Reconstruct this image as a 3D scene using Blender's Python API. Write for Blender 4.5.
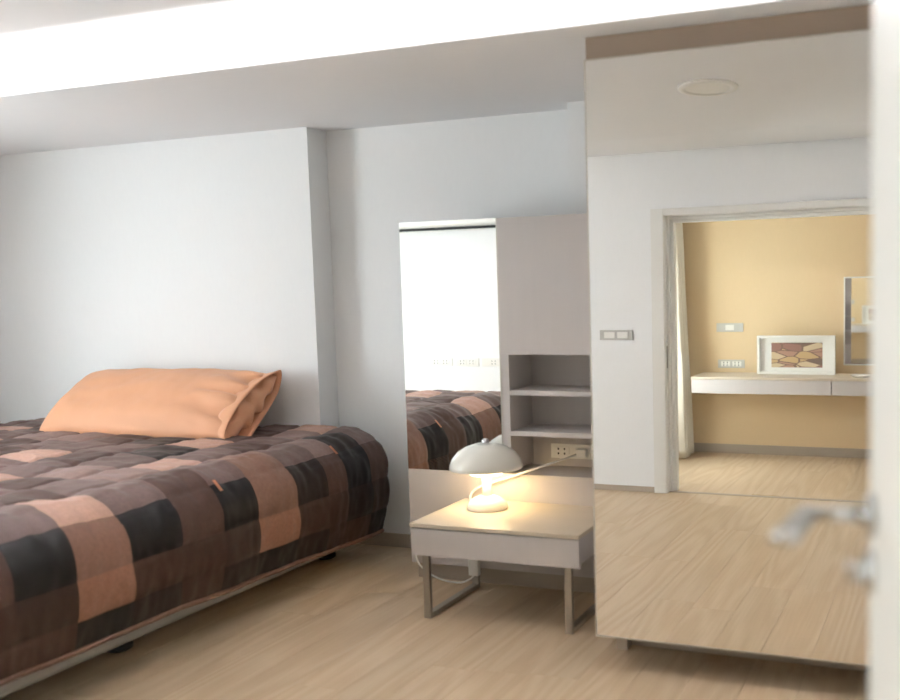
import bpy, bmesh, math, random
from mathutils import Vector, Matrix, noise
random.seed(7)
sc = bpy.context.scene
COL = sc.collection
PI = math.pi
for o in list(bpy.data.objects): bpy.data.objects.remove(o)

# ------------------------------------------------------------------ camera
cd = bpy.data.cameras.new('camera'); cam = bpy.data.objects.new('camera', cd); COL.objects.link(cam)
R = Vector((0.9343884, 0.35558217, -0.02190049)); U = Vector((-0.0131203, 0.09577918, 0.99531613)); D = Vector((-0.35601428, 0.92972451, -0.0941603))
cam.matrix_world = Matrix(((R.x, U.x, -D.x, 0), (R.y, U.y, -D.y, 0), (R.z, U.z, -D.z, 1.495), (0, 0, 0, 1)))
cd.sensor_fit = 'HORIZONTAL'; cd.sensor_width = 36; cd.lens = 986.88 * 36 / 900
cd.shift_x = -130 / 900; cd.shift_y = 29.9 / 900
cd.clip_start = 0.02
cd.dof.use_dof = True; cd.dof.focus_distance = 6.3; cd.dof.aperture_fstop = 1.75
sc.camera = cam
# ------------------------------------------------------------------ world, daylight, exposure
w = bpy.data.worlds.new('World'); sc.world = w; w.use_nodes = True
bg = w.node_tree.nodes['Background']; bg.inputs[0].default_value = (0.90, 0.95, 1.0, 1); bg.inputs[1].default_value = 5.3
def portal(loc, rot, sx, sy):
    l = bpy.data.lights.new('window_portal', 'AREA'); l.shape = 'RECTANGLE'; l.size = sx; l.size_y = sy; l.cycles.is_portal = True
    o = bpy.data.objects.new('window_portal', l); o.location = loc; o.rotation_euler = rot; COL.objects.link(o)
portal((-6.03, 2.2, 1.25), (0, -PI/2, 0), 1.9, 1.4)
portal((-2.42, -0.55, 1.2), (0, -PI/2, 0), 1.6, 0.6)
sc.view_settings.view_transform = 'Standard'; sc.view_settings.look = 'None'; sc.view_settings.gamma = 1
sc.view_settings.use_curve_mapping = False
sc.view_settings.exposure = 1.88

# ------------------------------------------------------------------ helpers
def tag(o, label=None, cat=None, group=None, kind=None):
    if label: o['label'] = label
    if cat: o['category'] = cat
    if group: o['group'] = group
    if kind: o['kind'] = kind
    return o
def obj(name, bm, mat, parent=None, smooth=False):
    me = bpy.data.meshes.new(name); bmesh.ops.recalc_face_normals(bm, faces=bm.faces); bm.to_mesh(me); bm.free()
    if mat: me.materials.append(mat)
    if smooth:
        for p in me.polygons: p.use_smooth = True
    o = bpy.data.objects.new(name, me); COL.objects.link(o)
    if parent: o.parent = parent; o.matrix_parent_inverse = parent.matrix_basis.inverted()
    return o
def empty(name, loc, label, cat, group=None):
    o = bpy.data.objects.new(name, None); COL.objects.link(o); o.location = loc; o.empty_display_size = 0.1
    return tag(o, label, cat, group)
def box(bm, x0, x1, y0, y1, z0, z1):
    vs = [bm.verts.new((x, y, z)) for z in (z0, z1) for y in (y0, y1) for x in (x0, x1)]
    return [bm.faces.new([vs[i] for i in f]) for f in ((0,1,3,2),(4,6,7,5),(0,4,5,1),(2,3,7,6),(0,2,6,4),(1,5,7,3))]
def B(*boxes, bevel=0, seg=2):
    bm = bmesh.new()
    for b in boxes: box(bm, *b)
    if bevel: bmesh.ops.bevel(bm, geom=list(bm.edges), offset=bevel, segments=seg, affect='EDGES', profile=0.6)
    return bm
def lathe(prof, n=48, c=(0,0,0), axis='Z'):
    bm = bmesh.new(); rings = []
    for r, h in prof:
        ring = []
        for i in range(n):
            a = 2*PI*i/n
            p = (r*math.cos(a), r*math.sin(a), h)
            if axis == 'X': p = (h, p[0], p[1])
            if axis == 'Y': p = (p[0], h, p[1])
            ring.append(bm.verts.new((p[0]+c[0], p[1]+c[1], p[2]+c[2])))
        rings.append(ring)
    for a, b in zip(rings, rings[1:]):
        for i in range(n): bm.faces.new((a[i], a[(i+1)%n], b[(i+1)%n], b[i]))
    if prof[0][0] > 0: bm.faces.new(rings[0][::-1])
    if prof[-1][0] > 0: bm.faces.new(rings[-1])
    bmesh.ops.remove_doubles(bm, verts=bm.verts, dist=1e-6)
    return bm
def spline(pts, n=10):
    pts = [Vector(p) for p in pts]; out = []
    q = [pts[0]] + pts + [pts[-1]]
    for i in range(1, len(q)-2):
        for k in range(n):
            t = k/n; a, b, c, d = q[i-1], q[i], q[i+1], q[i+2]
            out.append(0.5*((2*b)+(c-a)*t+(2*a-5*b+4*c-d)*t*t+(3*b-a-3*c+d)*t**3))
    out.append(pts[-1]); return out
def tube(pts, r, n=10, bm=None):
    bm = bm or bmesh.new(); rings = []
    for i, p in enumerate(pts):
        t = (pts[min(i+1, len(pts)-1)] - pts[max(i-1, 0)]).normalized()
        s = t.cross(Vector((0.13, 0.21, 1))).normalized(); q = s.cross(t)
        rings.append([bm.verts.new(p + r*(math.cos(2*PI*k/n)*s + math.sin(2*PI*k/n)*q)) for k in range(n)])
    for a, b in zip(rings, rings[1:]):
        for k in range(n): bm.faces.new((a[k], a[(k+1)%n], b[(k+1)%n], b[k]))
    bm.faces.new(rings[0][::-1]); bm.faces.new(rings[-1])
    return bm

# ------------------------------------------------------------------ materials
def srgb(r, g, b):
    f = lambda c: (c/255/12.92) if c/255 <= .04045 else ((c/255+.055)/1.055)**2.4
    return (f(r), f(g), f(b), 1)
def mat(name, col, rough=.5, metal=0, noise_amt=0, nscale=30, bump=0, bscale=200, emit=None, spec=None, sheen=0, stretch=None):
    m = bpy.data.materials.new(name); m.use_nodes = True; nt = m.node_tree; p = nt.nodes['Principled BSDF']
    p.inputs['Base Color'].default_value = col; p.inputs['Roughness'].default_value = rough; p.inputs['Metallic'].default_value = metal
    if spec is not None: p.inputs['Specular IOR Level'].default_value = spec
    if sheen: p.inputs['Sheen Weight'].default_value = sheen
    tc = nt.nodes.new('ShaderNodeTexCoord'); src = tc.outputs['Object']
    if stretch:
        mp = nt.nodes.new('ShaderNodeMapping'); mp.inputs['Scale'].default_value = stretch; nt.links.new(src, mp.inputs[0]); src = mp.outputs[0]
    if noise_amt:
        n = nt.nodes.new('ShaderNodeTexNoise'); n.inputs['Scale'].default_value = nscale; n.inputs['Detail'].default_value = 4
        nt.links.new(src, n.inputs['Vector'])
        mx = nt.nodes.new('ShaderNodeMix'); mx.data_type = 'RGBA'
        mx.inputs['A'].default_value = tuple(c*(1-noise_amt) for c in col[:3]) + (1,); mx.inputs['B'].default_value = tuple(min(1, c*(1+noise_amt)) for c in col[:3]) + (1,)
        nt.links.new(n.outputs[0], mx.inputs['Factor']); nt.links.new(mx.outputs['Result'], p.inputs['Base Color'])
    if bump:
        n2 = nt.nodes.new('ShaderNodeTexNoise'); n2.inputs['Scale'].default_value = bscale; n2.inputs['Detail'].default_value = 2
        nt.links.new(src, n2.inputs['Vector'])
        b = nt.nodes.new('ShaderNodeBump'); b.inputs['Strength'].default_value = bump; b.inputs['Distance'].default_value = .002
        nt.links.new(n2.outputs[0], b.inputs['Height']); nt.links.new(b.outputs[0], p.inputs['Normal'])
    if emit:
        p.inputs['Emission Color'].default_value = emit[0]; p.inputs['Emission Strength'].default_value = emit[1]
    return m
M = {}
M['wall'] = mat('wallpaper_white', srgb(240, 240, 240), .75, noise_amt=.015, nscale=60, bump=.25, bscale=350, stretch=(1, 1, .35))
M['study_wall'] = mat('wallpaper_cream', srgb(226, 201, 162), .75, noise_amt=.02, nscale=60, bump=.25, bscale=350, stretch=(1, 1, .35))
M['ceiling'] = mat('ceiling_paint', srgb(234, 234, 235), .8, noise_amt=.01, nscale=20)
M['trim'] = mat('white_trim_paint', srgb(232, 230, 225), .4, noise_amt=.01)
M['skirt'] = mat('taupe_skirting', srgb(176, 163, 148), .5, noise_amt=.05, nscale=8, stretch=(1, 1, 12))
M['taupe'] = mat('taupe_laminate', srgb(198, 191, 188), .45, noise_amt=.035, nscale=25, bump=.08, bscale=300, stretch=(1, 1, .08))
M['taupe_top'] = mat('pale_wood_laminate', srgb(206, 192, 172), .4, noise_amt=.05, nscale=20, stretch=(.08, 1, 1))
M['fascia'] = mat('brown_fascia', srgb(170, 152, 136), .5, noise_amt=.04, nscale=10)
M['mirror'] = mat('mirror_glass', (.90, .90, .885, 1), .0, 1.0)
M['steel'] = mat('brushed_steel', srgb(172, 166, 158), .32, 1.0, noise_amt=.06, nscale=40, stretch=(1, 1, .05))
M['chrome'] = mat('satin_chrome', srgb(205, 205, 205), .16, 1.0, noise_amt=.02)
M['alu'] = mat('mirror_edge_trim', srgb(200, 196, 188), .35, .9, noise_amt=.02)
M['white_gloss'] = mat('white_lacquer', srgb(238, 234, 224), .18, noise_amt=.01)
M['white_plastic'] = mat('white_plastic', srgb(236, 234, 228), .35, noise_amt=.01)
M['grey_plastic'] = mat('grey_plate', srgb(196, 194, 188), .4, .0, noise_amt=.03)
M['black'] = mat('black_rubber', srgb(18, 17, 17), .5, noise_amt=.1)
M['dark'] = mat('dark_gap', srgb(24, 23, 22), .7, noise_amt=.1)
M['base_fabric'] = mat('grey_bed_base_fabric', srgb(160, 158, 154), .9, noise_amt=.12, nscale=120, bump=.4, bscale=500)
M['mattress'] = mat('mattress_ticking', srgb(225, 222, 216), .9, noise_amt=.03)
M['pillow'] = mat('orange_cotton', srgb(220, 162, 124), .6, noise_amt=.05, nscale=6, bump=.12, bscale=500, sheen=.1)
M['curtain'] = mat('cream_curtain', srgb(236, 230, 216), .8, noise_amt=.03, nscale=40, bump=.15, bscale=600)
M['cord'] = mat('white_cord', srgb(238, 236, 230), .4, noise_amt=.01)
M['led'] = mat('led_strip', (1, .9, .74, 1), .5, emit=((1, .975, .985, 1), 245.0))
M['bulb'] = mat('warm_diffuser', (1, .93, .8, 1), .5, emit=((1, .74, .40, 1), 5.5))
M['study_lamp'] = mat('study_lamp_diffuser', (1, .93, .8, 1), .5, emit=((1, .69, .38, 1), 1.8))
def glass_mat():
    m = bpy.data.materials.new('window_glass'); m.use_nodes = True; nt = m.node_tree; nt.nodes.clear()
    o = nt.nodes.new('ShaderNodeOutputMaterial'); t = nt.nodes.new('ShaderNodeBsdfTransparent'); g = nt.nodes.new('ShaderNodeBsdfGlossy')
    g.inputs['Roughness'].default_value = 0; t.inputs[0].default_value = (.95, .98, .97, 1)
    mx = nt.nodes.new('ShaderNodeMixShader'); mx.inputs[0].default_value = .06
    nt.links.new(t.outputs[0], mx.inputs[1]); nt.links.new(g.outputs[0], mx.inputs[2]); nt.links.new(mx.outputs[0], o.inputs[0]); return m
M['glass'] = glass_mat()
def wood_mat():
    m = bpy.data.materials.new('oak_laminate_planks'); m.use_nodes = True; nt = m.node_tree; N = nt.nodes; L = nt.links.new
    p = N['Principled BSDF']; p.inputs['Roughness'].default_value = .42; p.inputs['Specular IOR Level'].default_value = .4
    tc = N.new('ShaderNodeTexCoord'); oi = N.new('ShaderNodeObjectInfo')
    ad = N.new('ShaderNodeVectorMath'); ad.operation = 'MULTIPLY_ADD'; ad.inputs[1].default_value = (1, 1, 1)
    cb = N.new('ShaderNodeCombineXYZ'); mu = N.new('ShaderNodeMath'); mu.operation = 'MULTIPLY'; mu.inputs[1].default_value = 37.0
    L(oi.outputs['Random'], mu.inputs[0]); L(mu.outputs[0], cb.inputs[0]); L(mu.outputs[0], cb.inputs[1]); L(mu.outputs[0], cb.inputs[2])
    L(tc.outputs['Object'], ad.inputs[0]); L(cb.outputs[0], ad.inputs[2])
    mp = N.new('ShaderNodeMapping'); mp.inputs['Scale'].default_value = (4.0, .42, 1); L(ad.outputs[0], mp.inputs[0])
    n1 = N.new('ShaderNodeTexNoise'); n1.inputs['Scale'].default_value = 1.0; n1.inputs['Detail'].default_value = 1.5; n1.inputs['Roughness'].default_value = .35; L(mp.outputs[0], n1.inputs['Vector'])
    rg = N.new('ShaderNodeMath'); rg.operation = 'MULTIPLY'; rg.inputs[1].default_value = 60; L(n1.outputs[0], rg.inputs[0])
    sn = N.new('ShaderNodeMath'); sn.operation = 'SINE'; L(rg.outputs[0], sn.inputs[0])
    s2 = N.new('ShaderNodeMath'); s2.operation = 'MULTIPLY_ADD'; s2.inputs[1].default_value = .5; s2.inputs[2].default_value = .5; L(sn.outputs[0], s2.inputs[0])
    mp2 = N.new('ShaderNodeMapping'); mp2.inputs['Scale'].default_value = (90, 3, 1); L(ad.outputs[0], mp2.inputs[0])
    n2 = N.new('ShaderNodeTexNoise'); n2.inputs['Scale'].default_value = 1.0; n2.inputs['Detail'].default_value = 4; L(mp2.outputs[0], n2.inputs['Vector'])
    c1 = N.new('ShaderNodeMix'); c1.data_type = 'RGBA'; c1.inputs['A'].default_value = srgb(202, 176, 144); c1.inputs['B'].default_value = srgb(210, 187, 157); L(s2.outputs[0], c1.inputs['Factor'])
    c2 = N.new('ShaderNodeMix'); c2.data_type = 'RGBA'; c2.blend_type = 'MULTIPLY'; c2.inputs['Factor'].default_value = .2; L(c1.outputs['Result'], c2.inputs['A'])
    r2 = N.new('ShaderNodeValToRGB'); r2.color_ramp.elements[0].position = .3; r2.color_ramp.elements[0].color = (.62, .57, .5, 1); r2.color_ramp.elements[1].position = .65; r2.color_ramp.elements[1].color = (1, 1, 1, 1)
    L(n2.outputs[0], r2.inputs[0]); L(r2.outputs[0], c2.inputs['B'])
    hs = N.new('ShaderNodeHueSaturation'); vr = N.new('ShaderNodeMath'); vr.operation = 'MULTIPLY_ADD'; vr.inputs[1].default_value = .06; vr.inputs[2].default_value = .97
    L(oi.outputs['Random'], vr.inputs[0]); L(vr.outputs[0], hs.inputs['Value']); L(c2.outputs['Result'], hs.inputs['Color']); L(hs.outputs[0], p.inputs['Base Color'])
    return m
M['wood'] = wood_mat()
def duvet_mat():
    m = bpy.data.materials.new('patchwork_duvet_cotton'); m.use_nodes = True; nt = m.node_tree; N = nt.nodes; L = nt.links.new
    p = N['Principled BSDF']; p.inputs['Roughness'].default_value = .5; p.inputs['Specular IOR Level'].default_value = .25; p.inputs['Sheen Weight'].default_value = .03
    at = N.new('ShaderNodeAttribute'); at.attribute_name = 'patch'; uv = N.new('ShaderNodeUVMap')
    n = N.new('ShaderNodeTexNoise'); n.inputs['Scale'].default_value = 60; n.inputs['Detail'].default_value = 4; L(uv.outputs[0], n.inputs['Vector'])
    v = N.new('ShaderNodeTexVoronoi'); v.inputs['Scale'].default_value = 110; v.inputs['Randomness'].default_value = .0; L(uv.outputs[0], v.inputs['Vector'])
    lt = N.new('ShaderNodeMath'); lt.operation = 'LESS_THAN'; lt.inputs[1].default_value = .3; L(v.outputs['Distance'], lt.inputs[0])
    iv = N.new('ShaderNodeMath'); iv.operation = 'SUBTRACT'; iv.inputs[0].default_value = 1; L(at.outputs['Alpha'], iv.inputs[1])
    ml = N.new('ShaderNodeMath'); ml.operation = 'MULTIPLY'; L(lt.outputs[0], ml.inputs[0]); L(iv.outputs[0], ml.inputs[1])
    mx = N.new('ShaderNodeMix'); mx.data_type = 'RGBA'; mx.inputs['B'].default_value = srgb(98, 70, 56); L(ml.outputs[0], mx.inputs['Factor']); L(at.outputs['Color'], mx.inputs['A'])
    hs = N.new('ShaderNodeHueSaturation'); ma = N.new('ShaderNodeMath'); ma.operation = 'MULTIPLY_ADD'; ma.inputs[1].default_value = .5; ma.inputs[2].default_value = .75
    L(n.outputs[0], ma.inputs[0]); L(ma.outputs[0], hs.inputs['Value']); L(mx.outputs['Result'], hs.inputs['Color']); L(hs.outputs[0], p.inputs['Base Color'])
    b = N.new('ShaderNodeBump'); b.inputs['Strength'].default_value = .25; b.inputs['Distance'].default_value = .004
    n3 = N.new('ShaderNodeTexNoise'); n3.inputs['Scale'].default_value = 14; n3.inputs['Detail'].default_value = 5; L(uv.outputs[0], n3.inputs['Vector']); L(n3.outputs[0], b.inputs['Height']); L(b.outputs[0], p.inputs['Normal'])
    return m
M['duvet'] = duvet_mat()
def art_mat():
    m = bpy.data.materials.new('stone_wall_print'); m.use_nodes = True; nt = m.node_tree; N = nt.nodes; L = nt.links.new
    p = N['Principled BSDF']; p.inputs['Roughness'].default_value = .5
    tc = N.new('ShaderNodeTexCoord'); mp = N.new('ShaderNodeMapping'); mp.inputs['Scale'].default_value = (6.5, 6.5, 21); L(tc.outputs['Object'], mp.inputs[0])
    v = N.new('ShaderNodeTexVoronoi'); v.inputs['Scale'].default_value = 1; L(mp.outputs[0], v.inputs['Vector'])
    sp = N.new('ShaderNodeSeparateColor'); L(v.outputs['Color'], sp.inputs[0])
    r = N.new('ShaderNodeValToRGB'); e = r.color_ramp; e.interpolation = 'CONSTANT'
    e.elements[0].color = srgb(176, 138, 118); e.elements[1].position = .25; e.elements[1].color = srgb(196, 166, 122)
    for pos, c in ((.45, (150, 112, 100)), (.6, (205, 184, 150)), (.75, (168, 120, 116)), (.88, (120, 100, 88))):
        k = e.elements.new(pos); k.color = srgb(*c)
    L(sp.outputs[0], r.inputs[0])
    v2 = N.new('ShaderNodeTexVoronoi'); v2.feature = 'DISTANCE_TO_EDGE'; v2.inputs['Scale'].default_value = 1; L(mp.outputs[0], v2.inputs['Vector'])
    lt = N.new('ShaderNodeMath'); lt.operation = 'LESS_THAN'; lt.inputs[1].default_value = .05; L(v2.outputs['Distance'], lt.inputs[0])
    mx = N.new('ShaderNodeMix'); mx.data_type = 'RGBA'; mx.inputs['B'].default_value = srgb(126, 100, 86); L(lt.outputs[0], mx.inputs['Factor']); L(r.outputs[0], mx.inputs['A']); L(mx.outputs['Result'], p.inputs['Base Color'])
    return m
M['art'] = art_mat()

# ------------------------------------------------------------------ dimensions
XL, XR = -6.0, 1.3            # bedroom side walls
YB, YK = 4.728, 4.91          # bed wall, niche wall
XB, XP = -3.416, -1.847       # niche left and right corners
YO, YS = 0.31, 0.19           # door wall: bedroom face, study face
YR, XSL = -1.46, -2.36        # study back wall, study left wall
ZS, ZR = 2.418, 2.56          # soffit and raised ceiling
DX0, DX1, DZ = -1.93, 0.085, 1.975   # door opening
YC = 3.379

# ------------------------------------------------------------------ setting
def struct(name, bm, m, parent=None, smooth=False, label=None, cat=None):
    o = obj(name, bm, m, parent, smooth)
    if not parent: tag(o, label, cat, kind='structure')
    return o
floor = struct('floor', B((XL, XR, YO-.13, 4.95, -.06, -.0085), (XSL, XR, YR, YO-.13, -.06, -.0085)), M['skirt'], label='pale oak laminate floor laid in long boards', cat='floor')
def plank(x0, x1, y0, y1):
    cx, cy = (x0+x1)/2, (y0+y1)/2; g = .0003; e = .0007; hx, hy = (x1-x0)/2-g, (y1-y0)/2-g
    bm = bmesh.new()
    lo = [bm.verts.new((sx*hx, sy*hy, -.008)) for sx, sy in ((-1,-1),(1,-1),(1,1),(-1,1))]
    md = [bm.verts.new((sx*hx, sy*hy, -.0012)) for sx, sy in ((-1,-1),(1,-1),(1,1),(-1,1))]
    hi = [bm.verts.new((sx*(hx-e), sy*(hy-e), 0)) for sx, sy in ((-1,-1),(1,-1),(1,1),(-1,1))]
    bm.faces.new(lo[::-1]); bm.faces.new(hi)
    for a, b in ((lo, md), (md, hi)):
        for i in range(4): bm.faces.new((a[i], a[(i+1)%4], b[(i+1)%4], b[i]))
    o = obj('plank', bm, M['wood']); o.location = (cx, cy, 0); o.parent = floor; return o
PW, PL = .2, 1.4
def lay(x0, x1, y0, y1):
    n = round((x1-x0)/PW); wd = (x1-x0)/n
    for i in range(n):
        y = y0 - random.choice((.0, .35, .7, 1.05)) - random.random()*.1
        while y < y1-.01:
            a, b = max(y, y0), min(y+PL, y1)
            if b-a > .05: plank(x0+i*wd, x0+(i+1)*wd, a, b)
            y += PL
lay(XL, XR, YO-.03, YB); lay(XSL, XR, YR, YS+.05)
lay(XB, XP, YB, YK)
struct('trim_1', B((DX0, DX1, YS+.05, YO-.03, -.008, .004), bevel=.002), M['skirt'], label='slim brown threshold strip across the doorway floor', cat='threshold')

struct('wall_back', B((XL-.1, XB, YB, 5.05, -.06, 2.6), (XB, XP, YK, 5.05, -.06, 2.6), (XP, XR+.1, YB, 5.05, -.06, 2.6)), M['wall'], label='white wall behind the bed with a shallow niche', cat='wall')
# left wall with window opening
WY0, WY1, WZ0, WZ1 = 1.5, 2.9, .3, 2.2
struct('wall_left', B((XL-.12, XL, YO-.12, WY0, -.06, 2.6), (XL-.12, XL, WY1, YB, -.06, 2.6), (XL-.12, XL, WY0, WY1, -.06, WZ0), (XL-.12, XL, WY0, WY1, WZ1, 2.6)), M['wall'], label='white wall with the bedroom window', cat='wall')
struct('wall_right', B((XR, XR+.1, YR-.1, YB, -.06, 2.6)), M['wall'], label='plain white wall beside the wardrobe', cat='wall')
struct('wall_front', B((XL-.1, DX0-.015, YS, YO, -.06, 2.6), (DX1+.015, XR, YS, YO, -.06, 2.6), (DX0-.015, DX1+.015, YS, YO, DZ+.015, 2.6)), M['wall'], label='white wall around the doorway facing the bed', cat='wall')
struct('wall_study', B((XSL-.1, XR+.1, YR-.1, YR, -.06, 2.6)), M['study_wall'], label='cream wall above the floating desk', cat='wall')
SY0, SY1, SZ0, SZ1 = -.85, -.25, .4, 2.0
struct('wall_study_window', B((XSL-.12, XSL, YR-.1, SY0, -.06, 2.6), (XSL-.12, XSL, SY1, YS, -.06, 2.6), (XSL-.12, XSL, SY0, SY1, -.06, SZ0), (XSL-.12, XSL, SY0, SY1, SZ1, 2.6)), M['study_wall'], label='cream study wall with a tall window', cat='wall')
def window(name, x, y0, y1, z0, z1, n):
    wn = struct(name, B((x-.09, x-.03, y0, y1, z0, z0+.05), (x-.09, x-.03, y0, y1, z1-.05, z1), (x-.09, x-.03, y0, y0+.05, z0+.05, z1-.05), (x-.09, x-.03, y1-.05, y1, z0+.05, z1-.05)), M['trim'], label='white framed daylight window', cat='window')
    wd = (y1-y0-.1)/n
    for i in range(n):
        a = y0+.05+i*wd
        obj('pane', B((x-.064, x-.058, a+.02, a+wd-.02, z0+.05, z1-.05)), M['glass'], wn)
        if i: obj('mullion', B((x-.085, x-.035, a-.02, a+.02, z0+.05, z1-.05)), M['trim'], wn)
window('window_1', XL, WY0, WY1, WZ0, WZ1, 3)
window('window_2', XSL, SY0, SY1, SZ0, SZ1, 1)
# ceilings
bm = bmesh.new()
prof = [(YS, ZS), (1.0, ZS), (3.0, ZR), (4.2, ZR), (4.2, ZR+.1), (YS, ZR+.1)]
a = [bm.verts.new((XL, y, z)) for y, z in prof]; b = [bm.verts.new((XR, y, z)) for y, z in prof]
bm.faces.new(a); bm.faces.new(b[::-1])
for i in range(len(prof)): bm.faces.new((a[i], b[i], b[(i+1)%6], a[(i+1)%6]))
struct('ceiling', bm, M['ceiling'], label='pale ceiling rising into a lit cove', cat='ceiling')
struct('ceiling_soffit', B((XL, XR, YC+.02, 4.2, ZS, ZS+.012), (XL, XR, YC, YC+.02, ZS, ZS+.048), (XL, XR, 4.2, YK+.02, ZS, ZR+.1)), M['ceiling'], label='lowered soffit above the bed with a cove lip', cat='ceiling')
struct('ceiling_study', B((XSL-.1, XR+.1, YR-.1, YS, ZS, ZS+.1)), M['ceiling'], label='study ceiling', cat='ceiling')
tag(obj('led_strip', B((XL+.02, XR-.02, 3.50, 3.52, ZS+.013, ZS+.02)), M['led']), 'warm glowing strip light hidden in the ceiling cove', 'strip light')
# baseboards
struct('baseboard_back', B((XL, XB, YB-.012, YB, 0, .08), (XB, XB+.012, YB, YK, 0, .08), (XB+.012, XP, YK-.012, YK, 0, .08), bevel=.002), M['skirt'], label='taupe baseboard along the niche and bed wall', cat='baseboard')
struct('baseboard_front', B((XL, DX0-.095, YO, YO+.012, 0, .04), bevel=.002), M['skirt'], label='taupe baseboard beside the white door casing', cat='baseboard')
struct('baseboard_study', B((XSL, XR, YR, YR+.012, 0, .08), bevel=.002), M['skirt'], label='taupe baseboard under the floating desk', cat='baseboard')
# door frame
fr = struct('trim_2', B((DX0-.015, DX0, YS-.005, YO+.005, 0, DZ), (DX1, DX1+.015, YS-.005, YO+.005, 0, DZ), (DX0-.015, DX1+.015, YS-.005, YO+.005, DZ, DZ+.015), bevel=.002), M['trim'], label='white door frame around the opening to the study', cat='door frame')
for nm, bx in (('casing', (DX0-.095, DX0-.004, YO+.005, YO+.022, 0, DZ+.05)), ('casing', (DX1+.004, DX1+.095, YO+.005, YO+.022, 0, DZ+.05)), ('casing', (DX0-.004, DX1+.004, YO+.005, YO+.022, DZ+.004, DZ+.05)),
               ('casing', (DX0-.095, DX0-.004, YS-.022, YS-.005, 0, DZ+.05)), ('casing', (DX0-.004, DX1+.004, YS-.022, YS-.005, DZ+.004, DZ+.05)),
               ('door_stop', (DX0, DX0+.02, YO-.085, YO-.05, 0, DZ)), ('door_stop', (DX0+.02, DX1, YO-.085, YO-.05, DZ-.02, DZ)),
               ('inner_jamb', (DX0, DX0+.044, YS-.03, YO-.085, 0, DZ)), ('inner_jamb', (DX0+.044, DX1, YS-.03, YO-.085, DZ-.044, DZ))):
    obj(nm, B(bx, bevel=.004), M['trim'], fr)
sp = obj('strike_plate', B((DX0, DX0+.003, YO-.045, YO-.015, .90, 1.06), bevel=.001), M['steel'], fr); sp['label'] = 'steel strike plate'

# door leaf standing open
hinge = Vector((.062, .335)); free = Vector((-.103, 1.315)); dr = (free-hinge); Lf = dr.length; ang = math.atan2(dr.y, dr.x)
leaf = struct('door_1', B((0, Lf, -.04, 0, .008, DZ-.006), bevel=.002), M['trim'], label='white door leaf standing open with a chrome lever handle', cat='door')
leaf.location = (hinge.x, hinge.y, 0); leaf.rotation_euler = (0, 0, ang)
def lpart(name, bm, m, parent, smooth=True):
    o = obj(name, bm, m, None, smooth); o.parent = parent; return o
hz, hx = 1.205, Lf-.065
hd = lpart('lever_handle', lathe([(.0, 0), (.027, 0), (.027, .007), (.024, .010), (.0, .010)], 32, (hx, 0, hz), 'Y'), M['chrome'], leaf); hd['label'] = 'chrome lever handle'
lpart('neck', lathe([(.0, .009), (.011, .009), (.010, .05), (.011, .088), (0, .089)], 20, (hx, 0, hz), 'Y'), M['chrome'], hd)
bm = B((-.012, .012, -.012, .012, -.008, .008), bevel=.004); bm.free()
bm = bmesh.new(); rings = []
for i in range(13):
    t = i/12; x = hx+.012-.135*t; y = .080+.030*t; wv = .017; hh = .0085
    rings.append([bm.verts.new((x, y+wv*math.copysign(abs(math.cos(q))**.5, math.cos(q)), hz+hh*math.copysign(abs(math.sin(q))**.7, math.sin(q)))) for q in [2*PI*k/16 for k in range(16)]])
for a, b in zip(rings, rings[1:]):
    for k in range(16): bm.faces.new((a[k], a[(k+1)%16], b[(k+1)%16], b[k]))
bm.faces.new(rings[0]); bm.faces.new(rings[-1][::-1])
lpart('lever', bm, M['chrome'], hd)
tt = lpart('lock_rosette', lathe([(.0, 0), (.027, 0), (.027, .007), (.024, .010), (.0, .010)], 32, (hx, 0, hz-.072), 'Y'), M['chrome'], leaf)
lpart('thumb_turn', B((hx-.005, hx+.005, .009, .034, hz-.086, hz-.058), bevel=.003), M['chrome'], tt)
for z in (.25, 1.0, 1.75):
    lpart('hinge', lathe([(0, z-.05), (.006, z-.05), (.006, z+.05), (0, z+.05)], 12, (.0, -.046, 0)), M['steel'], leaf)

# ------------------------------------------------------------------ bed
bed = empty('bed', (-4.35, 3.4, 0), 'grey upholstered double bed base on black casters under patchwork duvet', 'bed')
BX0, BX1, BY0, BY1 = -5.56, -3.12, 2.08, 4.715
obj('bed_base', B((BX0, BX1, BY0, BY1, .095, .36), bevel=.02), M['base_fabric'], bed, True)
obj('mattress', B((BX0+.06, BX1-.08, BY0+.06, BY1, .36, .675), bevel=.05, seg=4), M['mattress'], bed, True)
for x in (BX0+.2, BX1-.2):
    for y in (BY0+.25, 3.1, 4.58):
        bm = lathe([(0, .0), (.045, .0), (.06, .008), (.06, .022), (.03, .034), (.018, .04), (.018, .097), (0, .097)], 24, (x, y, 0))
        obj('caster', bm, M['black'], bed, True)

# patchwork duvet
ZT = .728; XF = -3.182; XF0 = -5.48; YH = 4.70; YF = 2.22; RB = .22
sb = [-.62-.27*i for i in range(8)][::-1]   # row boundaries measured from the right bend, negative on the top
sb = [s for s in sb] + [-.35, -.09, .17, .39, .565, .70]
W = XF-XF0
sb = [-W-.70, -W-.565, -W-.39, -W-.17] + [s for s in sb if s > -W+.02]
tb = [0, .165, .39, .557, .802, 1.088, 1.331, 1.575, 1.835, 2.1, 2.35, 2.6, 2.85, 3.1, 3.2]
def sub(bs, n):
    out = []
    for a, b in zip(bs, bs[1:]):
        k = max(2, round(n*(b-a)/.26))
        out += [a+(b-a)*i/k for i in range(k)]
    return out + [bs[-1]]
ss, ts = sub(sb, 22), sub(tb, 22)
def prof(d):     # arc length past the flat edge -> (outward, drop)
    if d <= 0: return d, 0.0
    q = RB*PI/2
    if d < q: return RB*math.sin(d/RB), RB*(1-math.cos(d/RB))
    e = d-q; return RB + .012*math.sin(min(e/.3, 1)*PI) - .05*(e/.35)**2, RB+e
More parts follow.
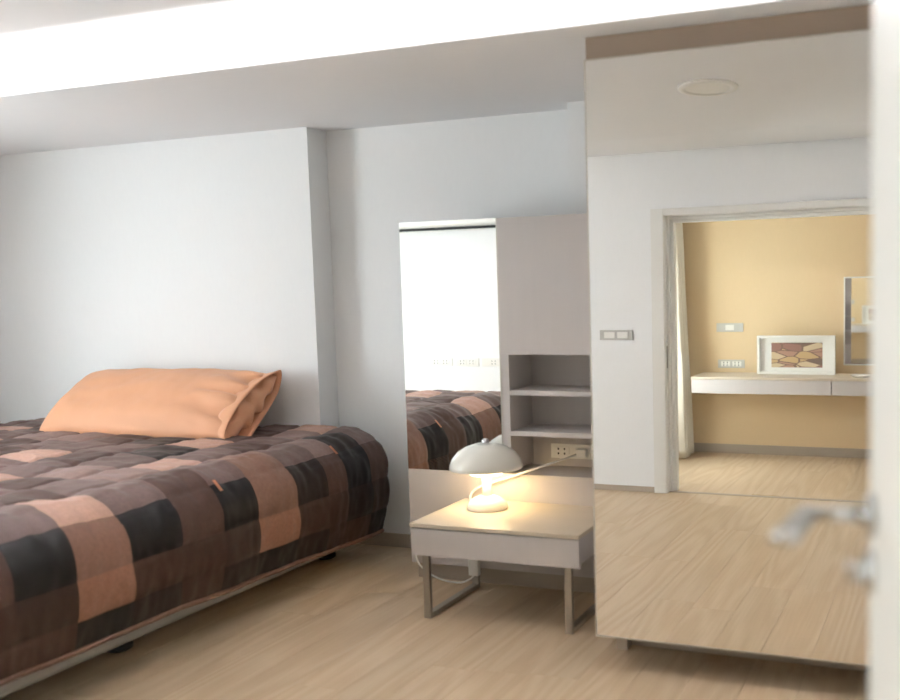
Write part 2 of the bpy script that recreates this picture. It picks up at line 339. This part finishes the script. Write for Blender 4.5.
rowseams = sb[1:-1]; colseams = tb[1:-1]
def hem(t):      # hem height along the right side
    pts = [(0, .15), (.3, .155), (.65, .175), (1.3, .19), (1.6, .205), (2.0, .20), (2.4, .205), (3.4, .2)]
    for (a, za), (b, zb) in zip(pts, pts[1:]):
        if t <= b: return za+(zb-za)*(t-a)/(b-a)
    return .2
def dpos(s, t):
    k = 1.0
    if s > .345: k = ((ZT-RB-hem(t)) / (.70-.3456))
    if s > 0:
        se = s if s <= .3456 else .3456+(s-.3456)*k
        ox, ds = prof(se); x = XF+ox
    elif s < -W:
        ox, ds = prof(-W-s); x = XF0-ox
    else: x = XF+s; ds = 0
    tl = YH-YF
    if t > tl: oy, dt = prof(t-tl); y = YF-oy
    else: y = YH-t; dt = 0
    z = ZT-max(ds, dt)
    top = 1.0 if max(ds, dt) < .1 else .45
    seam = min(abs(s-r) for r in rowseams); col = min(abs(t-c) for c in colseams)
    pf_ = 1.0 if s < .05 else .45
    dip = (-.010*math.exp(-(seam/.014)**2) + .006*min(1, seam/.1))*pf_ - .0015*math.exp(-(col/.012)**2)
    nv = Vector((s*2.2, t*5.0, 3.1))
    wr = .014*noise.noise(nv) + .010*noise.noise(Vector((s*6, t*15, 9.2))) * top + .004*noise.noise(Vector((s*14, t*26, 5.2))) + .016*noise.noise(Vector((s*1.3, t*1.7, 1.5)))*top
    h = dip+wr
    # push along the approximate normal
    nx = 0; ny = 0; nz = 1
    if s > 0: th = min(s/RB, PI/2); nx = math.sin(th); nz = math.cos(th)
    elif s < -W: th = min((-W-s)/RB, PI/2); nx = -math.sin(th); nz = math.cos(th)
    if t > tl: th = min((t-tl)/RB, PI/2); ny = -math.sin(th); nz *= math.cos(th)
    return (x+nx*h, y+ny*h, z+nz*h)
bm = bmesh.new(); uvl = bm.loops.layers.uv.new('UVMap'); cl = bm.loops.layers.float_color.new('patch')
grid = [[bm.verts.new(dpos(s, t)) for s in ss] for t in ts]
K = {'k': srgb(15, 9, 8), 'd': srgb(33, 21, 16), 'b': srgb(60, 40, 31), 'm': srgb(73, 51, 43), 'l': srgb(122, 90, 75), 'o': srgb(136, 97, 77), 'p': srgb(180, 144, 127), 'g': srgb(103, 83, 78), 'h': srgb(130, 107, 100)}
side = ['mkmdldmkldb mkmd'.replace(' ', ''),     # row just below the bend, head to foot
        'bdbbobDbo.Dbbdbb'.replace('.', ''), 'ddbdkdbdkbbdbkd']
side = [list('mkmdlkmklkmkld'), list('bdbboDbboDbbod'), list('dbbdkdbdkbbdkd')]
tops = [list('gdhglgmgpghgmgh'), list('phgmgphgmgpdgph'), list('gmgpdghmgpgmgdh'), list('mgpghgdgmgphgmg')]  # top rows: patch pattern with window gloss painted in as lighter colour
nrow = len(sb)-1
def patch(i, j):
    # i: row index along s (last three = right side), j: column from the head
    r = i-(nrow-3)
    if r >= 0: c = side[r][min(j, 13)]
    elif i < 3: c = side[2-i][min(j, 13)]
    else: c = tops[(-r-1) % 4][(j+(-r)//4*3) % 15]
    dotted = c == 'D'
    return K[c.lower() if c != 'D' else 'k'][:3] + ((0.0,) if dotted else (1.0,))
import bisect
for a in range(len(ts)-1):
    for b in range(len(ss)-1):
        f = bm.faces.new((grid[a][b], grid[a][b+1], grid[a+1][b+1], grid[a+1][b])); f.smooth = True
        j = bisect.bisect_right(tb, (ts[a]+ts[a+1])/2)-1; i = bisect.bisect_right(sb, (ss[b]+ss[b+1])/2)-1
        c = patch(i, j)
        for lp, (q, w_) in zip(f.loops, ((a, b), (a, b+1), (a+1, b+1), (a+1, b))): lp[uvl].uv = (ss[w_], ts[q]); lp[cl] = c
duvet = obj('duvet', bm, M['duvet'])
sm = duvet.modifiers.new('thickness', 'SOLIDIFY'); sm.thickness = .03; sm.offset = -1
tag(duvet, 'brown and black patchwork quilted duvet spread over the bed', 'duvet')
# bound hem along the right side
hp = [Vector(dpos(.699, t)) for t in ts if t < 2.5]
bnd = obj('hem_binding', tube(hp, .012, 8), mat('brown_binding', srgb(108, 78, 62), .6, noise_amt=.1, nscale=20), duvet, True)
tgm = mat('peach_tag', srgb(206, 140, 104), .6, noise_amt=.05)
for s0, t0 in ((.155, 1.30), (.13, .40)):
    p0, p1 = Vector(dpos(s0, t0)), Vector(dpos(s0+.06, t0))
    bm = bmesh.new(); off = Vector((.006, 0, .006))
    v = [bm.verts.new(q+off+Vector((0, dy, 0))) for q in (p0, p1) for dy in (-.009, .009)]
    f = bm.faces.new((v[0], v[1], v[3], v[2])); bmesh.ops.solidify(bm, geom=[f], thickness=.003)
    obj('fabric_tag', bm, tgm, duvet)

# pillow
def make_pillow():
    bm = bmesh.new(); nx, ny = 96, 44; hw, hh, th = .685, .285, .125
    lay_ = []
    for sgn in (1, -1):
        g = []
        for j in range(ny+1):
            row = []
            for i in range(nx+1):
                u = -1+2*i/nx; v = -1+2*j/ny
                e = (max(0, 1-abs(u)**5))**.45*(max(0, 1-abs(v)**2.6))**.55
                x = u*hw*(1-.035*(1-abs(v)**2)*0 - .02*v*v*abs(u)); y = v*hh*(1-.05*(1-u*u)*0-.06*abs(u)**6)
                end = max(0, (u-.45)/.55)
                wr = .030*end*math.sin(13*v+5*u+2*noise.noise(Vector((u*3, v*3, 2))))*(1-v*v) + .012*noise.noise(Vector((u*2.5, v*2.5, sgn*3)))+.004*noise.noise(Vector((u*9, v*5, sgn*7)))
                z = sgn*(th*e + wr*min(1, e*2))
                edge = (i in (0, nx)) or (j in (0, ny))
                if edge: z = 0.006*noise.noise(Vector((u*5, v*5, 1)))
                row.append(None if (sgn < 0 and edge) else bm.verts.new((x, y, z)))
            g.append(row)
        lay_.append(g)
    for j in range(ny+1):
        for i in range(nx+1):
            if lay_[1][j][i] is None: lay_[1][j][i] = lay_[0][j][i]
    for g in lay_:
        for j in range(ny):
            for i in range(nx): bm.faces.new((g[j][i], g[j][i+1], g[j+1][i+1], g[j+1][i]))
    return bm
pl = obj('pillow', make_pillow(), M['pillow'], None, True)
pl.rotation_euler = (math.radians(34), 0, math.radians(1)); pl.location = (-4.295, 4.40, .872)
tag(pl, 'orange cotton pillow leaning on the white wall at the bed head', 'pillow')
# open pillowcase cuff at the right end
bm = bmesh.new(); rings = []
for q in range(5):
    x = .585+.105*q/4; ring = []
    for k in range(40):
        a_ = 2*PI*k/40; f_ = 1+.05*math.sin(3*a_+q)
        hy = (.245+.012*q)*math.copysign(abs(math.cos(a_))**.75, math.cos(a_)); hz_ = (.075+.004*q)*math.sin(a_)*f_ + .005*math.sin(4*a_+1.3)
        ring.append(bm.verts.new((x+.02*math.sin(2*a_), hy, hz_)))
    rings.append(ring)
for a_, b_ in zip(rings, rings[1:]):
    for k in range(40): bm.faces.new((a_[k], a_[(k+1)%40], b_[(k+1)%40], b_[k]))
cf = obj('pillowcase_cuff', bm, M['pillow'], None, True); cf.parent = pl
m_ = cf.modifiers.new('t', 'SOLIDIFY'); m_.thickness = .006

# ------------------------------------------------------------------ wall unit with mirror and shelves
YU = 4.385; UX0, UXM, UX1 = -2.64, -2.098, -1.325
unit = empty('wall_unit', (-1.98, 4.5, 0), 'taupe wall unit with tall mirror, cupboard and open shelves in the niche', 'shelf unit')
obj('back_panel', B((UX0, XP-.01, 4.66, YK-.02, .0, 1.83), (XP-.01, UX1, 4.66, YB-.005, .0, 1.83)), M['taupe'], unit)
obj('carcass', B((UX0+.001, UXM-.001, YU+.018, 4.66, .577, 1.833)), M['taupe'], unit)
mr = obj('mirror', B((UX0, UXM-.002, YU, YU+.018, .578, 1.835)), M['mirror'], unit); mr['label'] = 'tall frameless mirror'
obj('mirror_edge', B((UXM-.002, UXM+.004, YU-.001, YU+.018, .578, 1.835)), M['alu'], unit)
obj('divider', B((UXM+.004, UXM+.045, YU+.002, 4.66, .59, 1.178)), M['taupe'], unit)
dv = obj('cupboard', B((UXM+.005, UX1, YU+.018, 4.66, 1.178, 1.835)), M['taupe'], unit)
obj('cupboard_door', B((UXM+.005, UX1, YU-.002, YU+.017, 1.170, 1.835), bevel=.0015), M['taupe'], unit)
for z, th in ((.985, .024), (.783, .024)):
    obj('shelf', B((UXM+.045, UX1, YU+.004, 4.66, z-th+.009, z+.009), bevel=.0015), M['taupe'], unit)
obj('shelf', B((UX0, UX1, YU, 4.66, .553, .577), bevel=.0015), M['taupe'], unit)
obj('lower_panel', B((UX0, UX1, YU, YU+.02, .085, .553)), M['taupe'], unit)
obj('plinth', B((UX0+.02, UX1, YU+.03, YU+.05, .0, .085)), M['skirt'], unit)
obj('side_panel', B((UX1-.018, UX1, YU+.004, 4.66, .577, 1.17)), M['taupe'], unit)
# outlet inside the lowest compartment
def outlet(name, cx, y, cz, w_, h_, face, plate_m, slots, label, group=None, switch=False, cat='socket'):
    s_ = face  # +1 faces +y, -1 faces -y
    t = empty(name, (cx, y, cz-h_/2), label, cat, group)
    ya, yb = sorted((y, y+s_*.009)); obj('plate', B((cx-w_/2, cx+w_/2, ya, yb, cz-h_/2, cz+h_/2), bevel=.002), plate_m, t)
    for dx in slots:
        ya, yb = sorted((y+s_*.008, y+s_*.013)); iw, ih = (w_*.16, h_*.62) if switch else (w_*.17, h_*.6)
        ins = obj('rocker' if switch else 'socket_insert', B((cx+dx-iw, cx+dx+iw, ya, yb, cz-ih/2, cz+ih/2), bevel=.0015), M['white_plastic'], t)
        if not switch:
            ya, yb = sorted((y+s_*.012, y+s_*.0138))
            for ddx in (-.25, .25):
                for dz in (-.16, .16): obj('slot', B((cx+dx+iw*ddx*1.6-.004, cx+dx+iw*ddx*1.6+.004, ya, yb, cz+dz*h_-.005, cz+dz*h_+.005)), M['dark'], ins)
    return t
outlet('power_outlet', -1.825, 4.66, .655, .25, .075, -1, M['white_plastic'], (-.065, .055), 'white double power outlet inside the lowest shelf compartment, lamp plugged in')
# ------------------------------------------------------------------ nightstand
ns = empty('nightstand', (-1.90, 4.1, 0), 'taupe bedside table with drawer and steel sled legs', 'nightstand')
NX0, NX1, NY0, NY1, NZT, NZB = -2.314, -1.489, 3.835, 4.38, .4416, .294
obj('top', B((NX0, NX1, NY0-.003, NY1, NZT-.018, NZT), bevel=.0015), M['taupe_top'], ns)
obj('drawer_front', B((NX0+.004, NX1-.002, NY0, NY0+.022, NZB, NZT-.022), bevel=.002), M['taupe'], ns)
obj('drawer_body', B((NX0+.012, NX1-.01, NY0+.022, NY1-.005, NZB+.012, NZT-.018)), M['taupe'], ns)
for x in (-2.243, -1.548):
    lg = obj('sled_leg', B((x-.017, x+.017, NY0+.008, NY0+.028, .0, NZB+.012), (x-.017, x+.017, NY1-.055, NY1-.035, .0, NZB+.012), (x-.017, x+.017, NY0+.028, NY1-.055, .0, .022), bevel=.0015), M['steel'], ns)
# ------------------------------------------------------------------ table lamp
LX, LY, LZ = -2.10, 4.20, NZT
lamp = empty('table_lamp', (LX, LY, LZ), 'white mushroom table lamp glowing on the bedside table', 'lamp')
obj('base', lathe([(0, 0), (.096, 0), (.100, .006), (.099, .016), (.088, .035), (.066, .052), (.04, .062), (.02, .066), (0, .067)], 56, (LX, LY, LZ)), M['white_gloss'], lamp, True)
obj('stem', lathe([(0, .06), (.025, .06), (.022, .09), (.022, .17), (0, .17)], 28, (LX, LY, LZ)), M['white_gloss'], lamp, True)
obj('diffuser', lathe([(0, .160), (.04, .161), (.075, .168), (.098, .182), (.108, .198), (0, .200)], 48, (LX, LY, LZ)), M['bulb'], lamp, True)
sh = obj('shade', lathe([(.172, .199), (.1745, .197), (.1765, .1985), (.1745, .214), (.164, .243), (.138, .275), (.10, .299), (.055, .314), (.012, .319), (.012, .314), (.055, .309), (.098, .294), (.134, .271), (.159, .240), (.170, .213), (.172, .199)], 64, (LX, LY, LZ)), M['white_gloss'], lamp, True)
obj('finial', lathe([(0, .312), (.018, .313), (.019, .322), (.016, .334), (.008, .340), (0, .341)], 24, (LX, LY, LZ)), M['chrome'], lamp, True)
# cord of the lamp, from the base up to the outlet
cp = spline([(LX-.085, LY+.065, LZ+.012), (-2.26, 4.335, LZ+.008), (-2.262, 4.36, .478), (-2.222, 4.365, .507), (-2.148, 4.365, .535), (-2.02, 4.368, .576), (-1.935, 4.372, .606), (-1.88, 4.46, .622), (-1.83, 4.55, .636), (-1.795, 4.625, .648)], 10)
cord = tag(obj('lamp_cord', tube(cp, .006, 8), M['cord'], None, True), 'white lamp cord running from the lamp base up to the shelf outlet', 'cord')
obj('plug', B((-1.80, -1.745, 4.612, 4.646, .632, .674), bevel=.006), M['white_plastic'], cord, True)
# cord with adapter under the nightstand
cp = spline([(-2.60, 4.362, .20), (-2.585, 4.34, .12), (-2.53, 4.315, .075), (-2.43, 4.30, .036), (-2.32, 4.295, .028), (-2.26, 4.30, .05), (-2.235, 4.305, .075)], 10)
ad = tag(obj('adapter_cable', tube(cp, .0045, 8), M['cord'], None, True), 'white power cord with adapter hanging below the bedside table', 'cord')
obj('adapter', B((-2.262, -2.208, 4.29, 4.322, .07, .165), bevel=.005), M['white_plastic'], ad, True)
obj('cord_tail', tube(spline([(-2.235, 4.305, .163), (-2.233, 4.304, .22), (-2.232, 4.304, .304)], 6), .0045, 8), M['cord'], ad, True)

# ------------------------------------------------------------------ wardrobe
YW, WX0, WXM, WX1 = 3.536, -1.311, -.10, 1.12
wr = empty('wardrobe', (-.1, 4.1, 0), 'tall wardrobe with full height mirror doors reflecting the doorway', 'wardrobe')
obj('carcass', B((WX0+.012, WX1, YW+.03, YB-.01, .128, 2.335)), M['taupe'], wr)
obj('plinth', B((WX0+.02, WX1, YW+.27, YB-.05, 0, .128)), M['skirt'], wr)
obj('fascia', B((WX0+.004, WX1, YW+.012, YW+.032, 2.337, ZS-.001), (WX0+.004, WX0+.02, YW+.032, YB-.01, 2.337, ZS-.001)), M['fascia'], wr)
for x in (WX0+.0125, WX1-.06): obj('foot', B((x, x+.05, YW+.20, YW+.26, 0, .128), bevel=.002), M['skirt'], wr)
for a_, b_ in ((WX0, WXM-.002), (WXM+.002, WX1)):
    d = obj('mirror_door', B((a_+.006, b_-.006, YW, YW+.02, .131, 2.329)), M['mirror'], wr); d['label'] = 'full height mirror door'
    obj('edge_trim', B((a_, a_+.006, YW-.001, YW+.024, .125, 2.335), (b_-.006, b_, YW-.001, YW+.024, .125, 2.335), (a_+.006, b_-.006, YW-.001, YW+.024, .125, .131), (a_+.006, b_-.006, YW-.001, YW+.024, 2.329, 2.335)), M['alu'], d)

# ------------------------------------------------------------------ bedroom fittings
slope = math.atan2(ZR-ZS, 2.0)
dl = empty('downlight', (0, 0, 0), 'round white recessed downlight in the pale ceiling', 'downlight')
obj('ring', lathe([(.115, -.002), (.118, -.012), (.15, -.010), (.155, 0), (.115, 0)], 56), M['trim'], dl, True)
obj('lens', lathe([(0, -.006), (.114, -.006), (.114, -.001), (0, -.001)], 48), M['white_plastic'], dl)
dy = 2.03; dl.location = (-1.20, dy, ZS+(dy-1.0)*math.tan(slope)); dl.rotation_euler = (slope, 0, 0)
outlet('light_switch', -2.30, YO, 1.14, .25, .072, 1, M['grey_plastic'], (-.05, .05), 'grey double light switch beside the white door casing', switch=True, cat='switch')
for x, sl, lb in ((-4.68, (-.05, .05), 'white double socket farthest from the doorway, below the air conditioner'), (-4.395, (-.05, .05), 'white double socket in the middle of three, below the air conditioner'), (-4.11, (0,), 'white single socket beside two double ones, below the air conditioner')):
    outlet('wall_socket', x, YO, .795, .25, .078, 1, M['white_plastic'], sl, lb, 'sockets on the wall facing the bed')
ac = empty('air_conditioner', (-4.6, YO, 2.0), 'white wall air conditioner with a dark outlet slot', 'air conditioner')
AX0, AX1 = -5.35, -3.85
bm = bmesh.new(); pr = [(YO, 2.075), (YO+.14, 2.065), (YO+.20, 2.10), (YO+.225, 2.16), (YO+.225, 2.35), (YO+.19, 2.385), (YO, 2.385)]
a_ = [bm.verts.new((AX0, y, z)) for y, z in pr]; b_ = [bm.verts.new((AX1, y, z)) for y, z in pr]
bm.faces.new(a_); bm.faces.new(b_[::-1])
for i in range(len(pr)): bm.faces.new((a_[i], b_[i], b_[(i+1)%len(pr)], a_[(i+1)%len(pr)]))
bmesh.ops.bevel(bm, geom=list(bm.edges), offset=.004, segments=2, affect='EDGES')
obj('housing', bm, M['white_plastic'], ac)
obj('outlet_slot', B((AX0+.06, AX1-.06, YO+.10, YO+.17, 2.055, 2.075)), M['dark'], ac)
obj('louvre', B((AX0+.06, AX1-.06, YO+.05, YO+.10, 2.045, 2.066), bevel=.003), M['white_plastic'], ac)

# ------------------------------------------------------------------ study beyond the doorway (seen in the mirror)
dk = empty('floating_desk', (-.7, -1.2, .58), 'wall mounted desk with grey drawers and a pale wood top', 'desk')
obj('desk_top', B((-2.09, 1.28, YR+.005, -.995, .697, .717), bevel=.002), M['taupe_top'], dk)
obj('desk_body', B((-2.08, 1.28, YR+.005, -1.02, .585, .697)), M['taupe'], dk)
for a_, b_ in ((-2.085, -.936), (-.926, .22), (.23, 1.28)):
    obj('drawer_front', B((a_, b_, -1.018, -1.0, .58, .695), bevel=.002), M['taupe'], dk)
pf = empty('picture_frame', (-1.26, -1.3, .717), 'white box frame with a small stone wall print on the desk', 'picture')
FX0, FX1, FZ0, FZ1, FY = -1.586, -.939, .718, 1.045, -1.345
for bx in ((FX0, FX1, FY, FY+.05, FZ0, FZ0+.022), (FX0, FX1, FY, FY+.05, FZ1-.022, FZ1), (FX0, FX0+.022, FY, FY+.05, FZ0+.022, FZ1-.022), (FX1-.022, FX1, FY, FY+.05, FZ0+.022, FZ1-.022)):
    obj('frame_bar', B(bx, bevel=.001), M['white_plastic'], pf)
obj('mount', B((FX0+.02, FX1-.02, FY+.004, FY+.012, FZ0+.02, FZ1-.02)), M['white_plastic'], pf)
obj('print', B((-1.47, -1.045, FY+.012, FY+.014, .775, .985)), M['art'], pf)
m2 = empty('wall_mirror', (-.5, YR, .8), 'narrow wall mirror above the floating desk', 'mirror')
obj('glass', B((-.873, -.25, YR+.012, YR+.023, .80, 1.515)), M['mirror'], m2)
obj('frame', B((-.885, -.873, YR, YR+.024, .788, 1.527), (-.25, -.238, YR, YR+.024, .788, 1.527), (-.873, -.25, YR, YR+.024, 1.515, 1.527), (-.873, -.25, YR, YR+.024, .788, .80), (-.873, -.25, YR, YR+.012, .80, 1.515)), M['trim'], m2)
tag(obj('trinket_dish', lathe([(0, .717), (.055, .717), (.075, .727), (.082, .735), (.07, .732), (.03, .724), (0, .723)], 32, (-.72, -1.15, 0)), M['white_gloss'], None, True), 'small white dish on the desk under the wall mirror', 'dish')
outlet('study_switch', -1.853, YR, 1.11, .235, .076, 1, M['grey_plastic'], (0,), 'grey single switch on the cream wall above the desk', switch=True, cat='switch')
outlet('study_socket', -1.842, YR, .792, .235, .072, 1, M['grey_plastic'], (-.05, .05), 'grey double socket on the cream wall just above the desk')
# curtain gathered beside the study window
bm = bmesh.new(); rows = []
nz, nu = 30, 90
for r in range(nz+1):
    z = .012+2.06*r/nz; f_ = 1-r/nz; row = []
    for i in range(nu+1):
        u = i/nu; ph = u*2*PI*5.5
        y = -1.38+.30*u*(1+.15*f_)
        amp = .030+.034*f_**1.2
        x = -2.285+.055*f_+.02*u+amp*math.sin(ph+.4*math.sin(3*f_)) + .008*noise.noise(Vector((u*6, z*2, 4)))
        row.append(bm.verts.new((x, y, z)))
    rows.append(row)
for a_, b_ in zip(rows, rows[1:]):
    for i in range(nu): bm.faces.new((a_[i], a_[i+1], b_[i+1], b_[i]))
cu = tag(obj('curtain', bm, M['curtain'], None, True), 'cream curtain hanging gathered at the edge of the study doorway', 'curtain')
m_ = cu.modifiers.new('t', 'SOLIDIFY'); m_.thickness = .006
obj('curtain_rail', B((-2.33, -2.25, -1.44, -.02, 2.07, 2.10), bevel=.003), M['trim'], cu)
sl = empty('ceiling_lamp', (-.75, -.62, ZS), 'warm round flush ceiling lamp in the study', 'lamp')
obj('rim', lathe([(.17, ZS), (.20, ZS), (.20, ZS-.05), (.17, ZS-.05), (.17, ZS)], 48, (-.75, -.62, 0)), M['trim'], sl, True)
obj('diffuser', lathe([(0, ZS-.06), (.168, ZS-.05), (.168, ZS-.005), (0, ZS-.005)], 48, (-.75, -.62, 0)), M['study_lamp'], sl, True)
